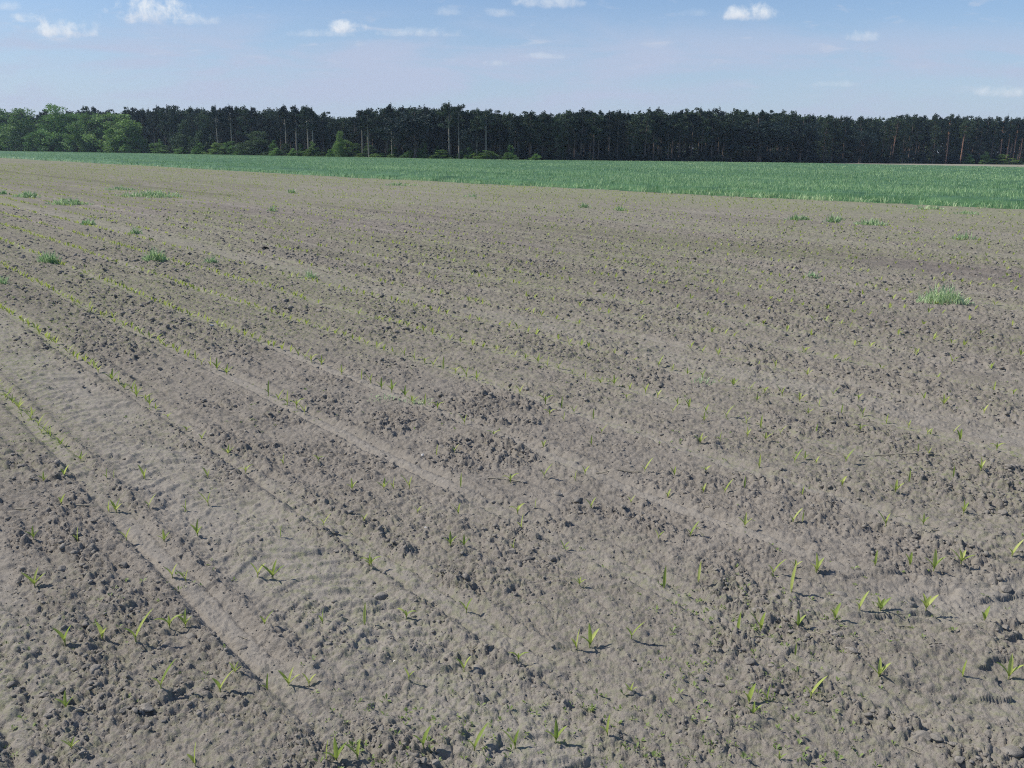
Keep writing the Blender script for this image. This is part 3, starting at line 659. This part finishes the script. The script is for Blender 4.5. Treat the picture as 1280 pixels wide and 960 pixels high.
TX = [-80, 0, 60, 100, 150, 200, 250, 300, 350, 388, 402, 425, 450, 470, 490, 520, 545, 562, 590, 620, 650, 700, 740, 800, 850, 900, 960, 1010, 1060, 1110, 1150, 1200, 1280, 1360]
TY = [140, 140, 139, 136, 137, 134, 134, 134, 134, 134, 142, 144, 140, 136, 132, 131, 133, 130, 137, 140, 141, 139, 137, 137, 137, 136, 138, 141, 145, 143, 143, 145, 146, 146]
def top_h(px, off, dy=0.):
    x, y = edge_at(px, off); r_ = ray(px, np.interp(px, TX, TY)+dy); return H+r_[2]/r_[1]*y
GP = lambda px: ('dark pine in the wood edge left of the middle, behind the shrubs' if px < 560 else 'dark pine in the closed shaded wood edge right of the middle')
GG = lambda px: ('pines in the left part of the wood' if px < 560 else 'pines in the right part of the wood')
named_px = {386: 'tall dark pine with a straight edge beside a notch in the treetops, upper left', 290: 'pine with a single pale bare trunk standing in front of the dark left wood', 273: 'pine with a pale thin trunk right of the leafy trees',
 453: 'left one of two pale-trunked pines standing close together, left of the middle', 461: 'right, thinner one of two pale-trunked pines standing close together', 490: 'tall pine with gappy crown rising above the wood left of the middle', 562: 'tallest pine of the middle, loose crown catching light', 574: 'pine with flat layered boughs right beside the tallest pine of the middle',
 392: 'slim pine with a split top right of the notch in the treetops', 358: 'pine with a pale patchy trunk in the left wood', 371: 'pine with a broken pale trunk near the round bright bush', 608: 'pine with a pale trunk right of the middle bushes', 596: 'pine with a pale thin trunk above the middle bushes'}
for px, lb in named_px.items(): place(random.choice(pines_pale), 'pine_tree', px, -2.5, top_h(px, -2, -2.5), 10*random.uniform(.85, 1.1)*(1.1 if px in (386, 562) else .9), lb, 'pine')
redx = (1115, 1183, 1201, 1250, 1258, 1266, 1274)
for i, px in enumerate(redx):
    place(pines_red[i % 3], 'pine_tree', px, -1.5, top_h(px, -1.5, 3), 10, f'{ORD[i]} from left of the pines with sunlit reddish trunks at the right', 'pine')
used_n = len(named_px)+len(redx); left = 296-used_n
offs = [0.5, 3.5, 7.5]
cnt = [int(left*.42), int(left*.31), left-int(left*.42)-int(left*.31)]
for ri, (of, cn) in enumerate(zip(offs, cnt)):
    for i in range(cn):
        px = -75+1430*(i+random.random()*.9)/cn; q = random.random()
        if px < 170 and ri < 1 : of_ = of+7
        else: of_ = of+random.uniform(-1, 1.6)
        sp = q > .93
        pr = random.choice(spr) if sp else random.choice(fullp if random.random() < (.3 if px > 640 else .15) else pines)
        hh = top_h(px, of_, random.choice((-2, 0, 2, 5, 8))+random.uniform(-2.5, 3)+(-2 if sp else 0)+(2 if ri == 0 else 0))
        place(pr, 'spruce_tree' if sp else 'pine_tree', px, of_, hh, random.uniform(9.5, 13.), 'narrow dark spruce spire among the pines of the wood' if sp else GP(px), 'spruce' if sp else 'pine', 'spruces among the pines' if sp else GG(px))
# the depth of the wood behind them: one mass
def deep_wood():
    V = []; F_ = []; off = 0; VT = []; FT = []; ot = 0
    low = []
    for i in range(8):
        (tv, tf), (cv, cf) = make_pine(700+i, 'full' if i % 2 else 'scots'); q = cf.reshape(-1, 4); k = np.random.default_rng(i).random(len(q)) < .3
        cv2 = cv.reshape(-1, 4, 3)[k]; m_ = cv2.mean(1, keepdims=True); cv2 = m_+(cv2-m_)*1.7; low.append((tv[:7*4], tf[:21], cv2.reshape(-1, 3)))
    for row in range(9):
        n = 110
        for i in range(n):
            px = -90+1460*(i+random.random())/n; of = 11+row*4.2+random.uniform(-1.5, 1.5); x, y = edge_at(px, of); hh = top_h(px, of, random.uniform(2, 9))/10; w = random.uniform(1.1, 1.5); a = random.random()*6.28
            tv, tf, cv = low[random.randrange(8)]; Rm = np.array([[math.cos(a)*w, -math.sin(a)*w, 0], [math.sin(a)*w, math.cos(a)*w, 0], [0, 0, hh]])
            W = cv@Rm.T+np.array([x, y, 0]); V.append(W); F_.append(np.arange(len(W)).reshape(-1, 4)+off); off += len(W)
            W = tv@Rm.T+np.array([x, y, 0]); VT.append(W); FT.append(tf+ot); ot += len(W)
    a = link('pine_forest', mesh_np('pine_forest', np.concatenate(V), np.concatenate(F_), M['pine'])); tag(a, 'dark depth of the pine wood behind its edge trees', None, None, 'stuff')
    link('trunk', mesh_np('trunk', np.concatenate(VT), np.concatenate(FT), M['bark']), a)['kind'] = 'stuff'
    # undergrowth closing the wood at knee to head height
    n = 60000; px = RNG.uniform(-90, 1370, n); of = RNG.uniform(1., 34, n); ks = np.linspace(-90, 1370, 200); ex = np.array([edge_at(q, 0) for q in ks]); x = np.interp(px, ks, ex[:, 0]); y = np.interp(px, ks, ex[:, 1])
    k = (y+of)/y; x = x*k; y = y*k; z = RNG.random(n)*(2.6+.38*np.clip(of-8, 0, 40))*fbm(x, y, 4, 500, 3); aa = RNG.normal(size=(n, 3))*.3; bb = RNG.normal(size=(n, 3))*.2; P = np.stack([x, y, z], 1)
    Vv = np.stack([P-aa, P+bb, P+aa, P-bb], 1).reshape(-1, 3)
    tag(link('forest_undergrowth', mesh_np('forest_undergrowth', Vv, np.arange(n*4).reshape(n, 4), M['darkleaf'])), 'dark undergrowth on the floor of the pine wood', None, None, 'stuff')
deep_wood()
bp = {k: [proto(make_broad, M[k], M['bark'], 40+i) for i in range(3)] for k in ('pale', 'mid', 'darkleaf')}
lowb = {k: [proto(make_broad, M[k], M['bark'], 140+i, True, 84, 100, .15) for i in range(3)] for k in ('pale', 'mid', 'dull')}
sh = {k: [proto(make_broad, M[k], M['bark'], 60+i, True, 64, 70, .2) for i in range(4)] for k in ('pale', 'mid', 'bush', 'darkleaf', 'dull')}
def pxw(px, w, off=0): return w*edge_at(px, off)[1]/1137
def leafy(k, px, w, ytop, off, label, cat='tree', name='leafy_tree', shrub=False, group=None):
    x, y = edge_at(px, off); r_ = ray(px, ytop); hgt = H+r_[2]/r_[1]*y
    place(random.choice((sh if shrub else lowb if px < 480 else bp)[k]), name, px, off, hgt*(.86 if shrub else 1.04), pxw(px, w, off)*10/(7.6 if shrub else 5.3 if px < 190 else 6.4), label, cat, group)
leafy('mid', -35, 70, 140, -3, 'green leafy tree beyond the left border of the wood edge')
leafy('mid', 5, 46, 134, -2, 'green leafy tree at the left border of the picture')
leafy('pale', 30, 52, 136, -3, 'pale green leafy tree near the left border')
leafy('mid', 60, 40, 145, -4, 'green leafy tree just left of the tallest leafy one')
leafy('mid', 78, 48, 127, -1, 'tallest and greenest round-crowned leafy tree at the left end of the wood')
leafy('pale', 113, 44, 140, -4, 'leafy tree in the dip right of the tallest leafy one')
leafy('pale', 152, 52, 138, -5, 'bright pale green dome-shaped leafy tree before the pines')
leafy('dull', 18, 40, 141, 1, 'dull green leafy tree filling the gap behind the two at the left border')
leafy('mid', 96, 40, 139, 1, 'green leafy tree half hidden behind the tallest leafy one, on its right')
leafy('dull', 132, 40, 141, 1, 'dull leafy tree half hidden left of the dome-shaped one')
leafy('mid', 172, 22, 150, -2, 'small leafy tree against the right side of the pale dome')
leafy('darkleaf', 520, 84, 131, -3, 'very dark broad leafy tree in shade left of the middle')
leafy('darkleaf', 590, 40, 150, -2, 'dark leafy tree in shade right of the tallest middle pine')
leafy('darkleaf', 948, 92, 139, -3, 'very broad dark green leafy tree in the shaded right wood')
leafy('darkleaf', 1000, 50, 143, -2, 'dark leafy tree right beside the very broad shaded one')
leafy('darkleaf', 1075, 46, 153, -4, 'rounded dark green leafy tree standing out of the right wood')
leafy('dull', 256, 34, 140, 0, 'grey-green leafy tree between the pines at left')
leafy('dull', 322, 50, 164, -4, 'leafy understorey tree below the left pines')
leafy('dull', 235, 42, 150, -1, 'dull grey-green tree with ragged crown right of the pale dome')
leafy('pale', 425, 18, 164, -5, 'slender bright young tree left of the two pale trunks')
S = [(198,36,176,'pale','low round green bush at the right foot of the dome-shaped tree'),(228,26,182,'mid','low green bush right of the round one at left'),(270,34,174,'bush','yellow-green bush with drooping top before the left pines'),(248,20,184,'mid','dull low bush left of the yellow-green one'),
 (300,26,180,'mid','low bush right of the single pale trunk'),(345,24,182,'mid','low dark bush in the left wood edge'),(390,27,173,'bush','bright round bush, the brightest one, under the left pines'),(366,18,183,'mid','little bush left of the brightest round one'),(412,16,184,'mid','little dark bush right of the brightest round one'),
 (450,12,190,'bush','tiny bush at the foot of the two pale trunks'),(468,18,190,'pale','tiny bush right of the two pale trunks'),(488,14,191,'pale','tiny pale bush under the dark broad leafy tree'),(505,14,192,'pale','smallest bush under the dark broad leafy tree'),(555,30,184,'bush','leafy yellow-green bush at the foot of the tallest middle pine'),(532,12,190,'mid','little bush left of the leafy yellow-green one in the middle'),
 (608,34,185,'bush','spread green bush right of the middle below pale trunks'),(636,24,188,'pale','dim low bush right of the spread one'),(670,22,190,'mid','low dim bush in the shaded wood edge'),(1255,32,190,'bush','bright green bush at the foot of the sunlit reddish trunks'),(1232,20,186,'pale','dimmer bush left of the bright one at right'),(1212,18,190,'mid','low dark bush left of the sunlit trunks'),(1276,14,196,'mid','small bush at the right border of the wood')]
for px, w, yt, k, lb in S: leafy(k, px, w, yt, -6, lb, 'bush', 'bush', True)
for i in range(30):
    px = 186+i*15.5+random.uniform(-6, 6); leafy(random.choice(('dull', 'mid', 'mid', 'bush')), px, random.uniform(14, 34), random.uniform(166, 190)+px*.006, random.uniform(-3, 0), 'green shrub in the tangled edge below the left pines', 'bush', 'bush', True, 'shrubs under the left pines')
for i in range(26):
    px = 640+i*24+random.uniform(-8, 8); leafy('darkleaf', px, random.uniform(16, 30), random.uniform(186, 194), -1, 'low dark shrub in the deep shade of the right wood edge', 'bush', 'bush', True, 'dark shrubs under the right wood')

# ------------------------------------------------------------------ sky and sun
SUN_EL, SUN_AZ = math.radians(46), math.radians(-74)       # azimuth from the view direction, negative = left
sd = Vector((math.sin(SUN_AZ)*math.cos(SUN_EL), math.cos(SUN_AZ)*math.cos(SUN_EL), math.sin(SUN_EL)))
sl = bpy.data.lights.new("sun", 'SUN'); sl.energy = 4.7; sl.angle = math.radians(.55); sl.color = (1., .955, .88)
so = bpy.data.objects.new("sun", sl); COL.objects.link(so); so.rotation_euler = sd.to_track_quat('Z', 'Y').to_euler()
# thin summer haze: a low box of faintly scattering air, several kilometres wide
hm = bpy.data.materials.new('haze'); hm.use_nodes = True; hn = hm.node_tree; hn.nodes.clear(); ho = hn.nodes.new('ShaderNodeOutputMaterial'); hv = hn.nodes.new('ShaderNodeVolumeScatter')
hv.inputs['Color'].default_value = (.62, .80, 1, 1); hv.inputs['Density'].default_value = .00019; hv.inputs['Anisotropy'].default_value = .2; hn.links.new(hv.outputs[0], ho.inputs['Volume'])
hx = [(a*2000, b*2000+300, c) for c in (-8, 45) for b in (-1, 1) for a in (-1, 1)]
tag(link('haze', mesh_np('haze', hx, [(0, 2, 3, 1), (4, 5, 7, 6), (0, 1, 5, 4), (2, 6, 7, 3), (0, 4, 6, 2), (1, 3, 7, 5)], hm)), 'thin bluish summer haze lying over the fields', None, None, 'stuff')
w = bpy.data.worlds.new("World"); scene.world = w; w.use_nodes = True; t = NT(w.node_tree)
bg = t.n['Background']; sky = t.node('ShaderNodeTexSky'); sky.sky_type = 'NISHITA'; sky.sun_disc = False
sky.sun_elevation = SUN_EL; sky.sun_rotation = SUN_AZ; sky.air_density = 1.; sky.dust_density = .6; sky.ozone_density = 2.5; sky.altitude = 50
tc = t.node('ShaderNodeTexCoord'); sx = t.node('ShaderNodeSeparateXYZ'); t.l.new(tc.outputs['Generated'], sx.inputs[0])
yy = t.math('MAXIMUM', t.math('ABSOLUTE', sx.outputs[1]), .02); u = t.math('DIVIDE', sx.outputs[0], yy); v = t.math('DIVIDE', sx.outputs[2], yy)
cv = t.node('ShaderNodeCombineXYZ'); t.l.new(u, cv.inputs[0]); t.l.new(v, cv.inputs[2])
st = t.node('ShaderNodeMapping'); st.inputs['Scale'].default_value = (1, 1, 4.5); t.l.new(cv.outputs[0], st.inputs[0])
nz = t.noise(cv.outputs[0], 55, 8, .62, .3); nw = t.noise(st.outputs[0], 5., 6, .6, .4); nl = t.noise(st.outputs[0], 17., 5, .6, .3)
col = t.mix(1., sky.outputs[0], (.86, .96, 1.14), 'MULTIPLY')
col = t.mix(1., col, t.mix(t.maprange(u, -.3, .6), (.98, .98, .98), (1.27, 1.24, 1.20)), 'MULTIPLY')
# haze lifting to a pale lavender blue toward the horizon
hz = t.maprange(v, -.01, .20, 1., 0.); col = t.mix(t.math('MULTIPLY', hz, .78), col, (4.55, 5.75, 7.75))
veil = t.math('MULTIPLY', t.maprange(nw, .38, .62), t.math('MULTIPLY', t.maprange(v, .0, .06), t.maprange(v, .09, .155, 1., 0.))); col = t.mix(t.math('MULTIPLY', veil, .9), col, (4.8, 5.55, 7.35))
wisp = t.math('MULTIPLY', t.maprange(nl, .56, .78), t.maprange(v, .03, .12)); col = t.mix(t.math('MULTIPLY', wisp, .5), col, (6.3, 6.7, 7.8))
for (px, py, wx, wy, op) in ((190, 18, 42, 15, 1.), (240, 26, 26, 8, .45), (80, 40, 32, 11, .85), (34, 25, 18, 6, .6), (8, 8, 16, 7, .35), (434, 36, 20, 8, .9), (405, 43, 34, 5, .35), (520, 42, 44, 6, .4), (560, 16, 16, 6, .3), (622, 17, 18, 6, .35), (690, 4, 40, 9, .5), (935, 19, 30, 10, .9), (1078, 47, 18, 7, .45), (1255, 117, 34, 7, .45), (25, 60, 0, 0, 0), (680, 71, 24, 4, .3), (620, 80, 14, 4, .25), (1045, 106, 30, 4, .2), (870, 17, 18, 5, .15)):
    if not wx: continue
    r_ = ray(px, py); a_, e_ = r_[0]/r_[1], r_[2]/r_[1]; k = 1/1137.
    du = t.math('DIVIDE', t.math('SUBTRACT', u, a_), wx*1.25*k); dv = t.math('DIVIDE', t.math('SUBTRACT', v, e_), wy*1.3*k)
    dv2 = t.math('MULTIPLY', dv, t.maprange(dv, -.4, .2, 1.9, 1.))
    d = t.math('ADD', t.math('MULTIPLY', du, du), t.math('MULTIPLY', dv2, dv2))
    q = t.math('ADD', t.math('SUBTRACT', 1., d), t.math('MULTIPLY', t.math('SUBTRACT', nz, .5), 4.6))
    mk = t.math('MULTIPLY', t.maprange(q, -.2, 1.6), op)
    cc = t.mix(t.maprange(t.math('ADD', dv, t.math('MULTIPLY', nz, .8)), -.6, .9), (6.3, 6.6, 7.6), (8.4, 8.9, 9.4)); col = t.mix(mk, col, cc)
t.l.new(col, bg.inputs[0]); bg.inputs[1].default_value = .1
scene.cycles.filter_width = 1.1; scene.cycles.use_denoising = False
scene.view_settings.view_transform = 'Standard'; scene.view_settings.look = 'None'; scene.view_settings.exposure = 0
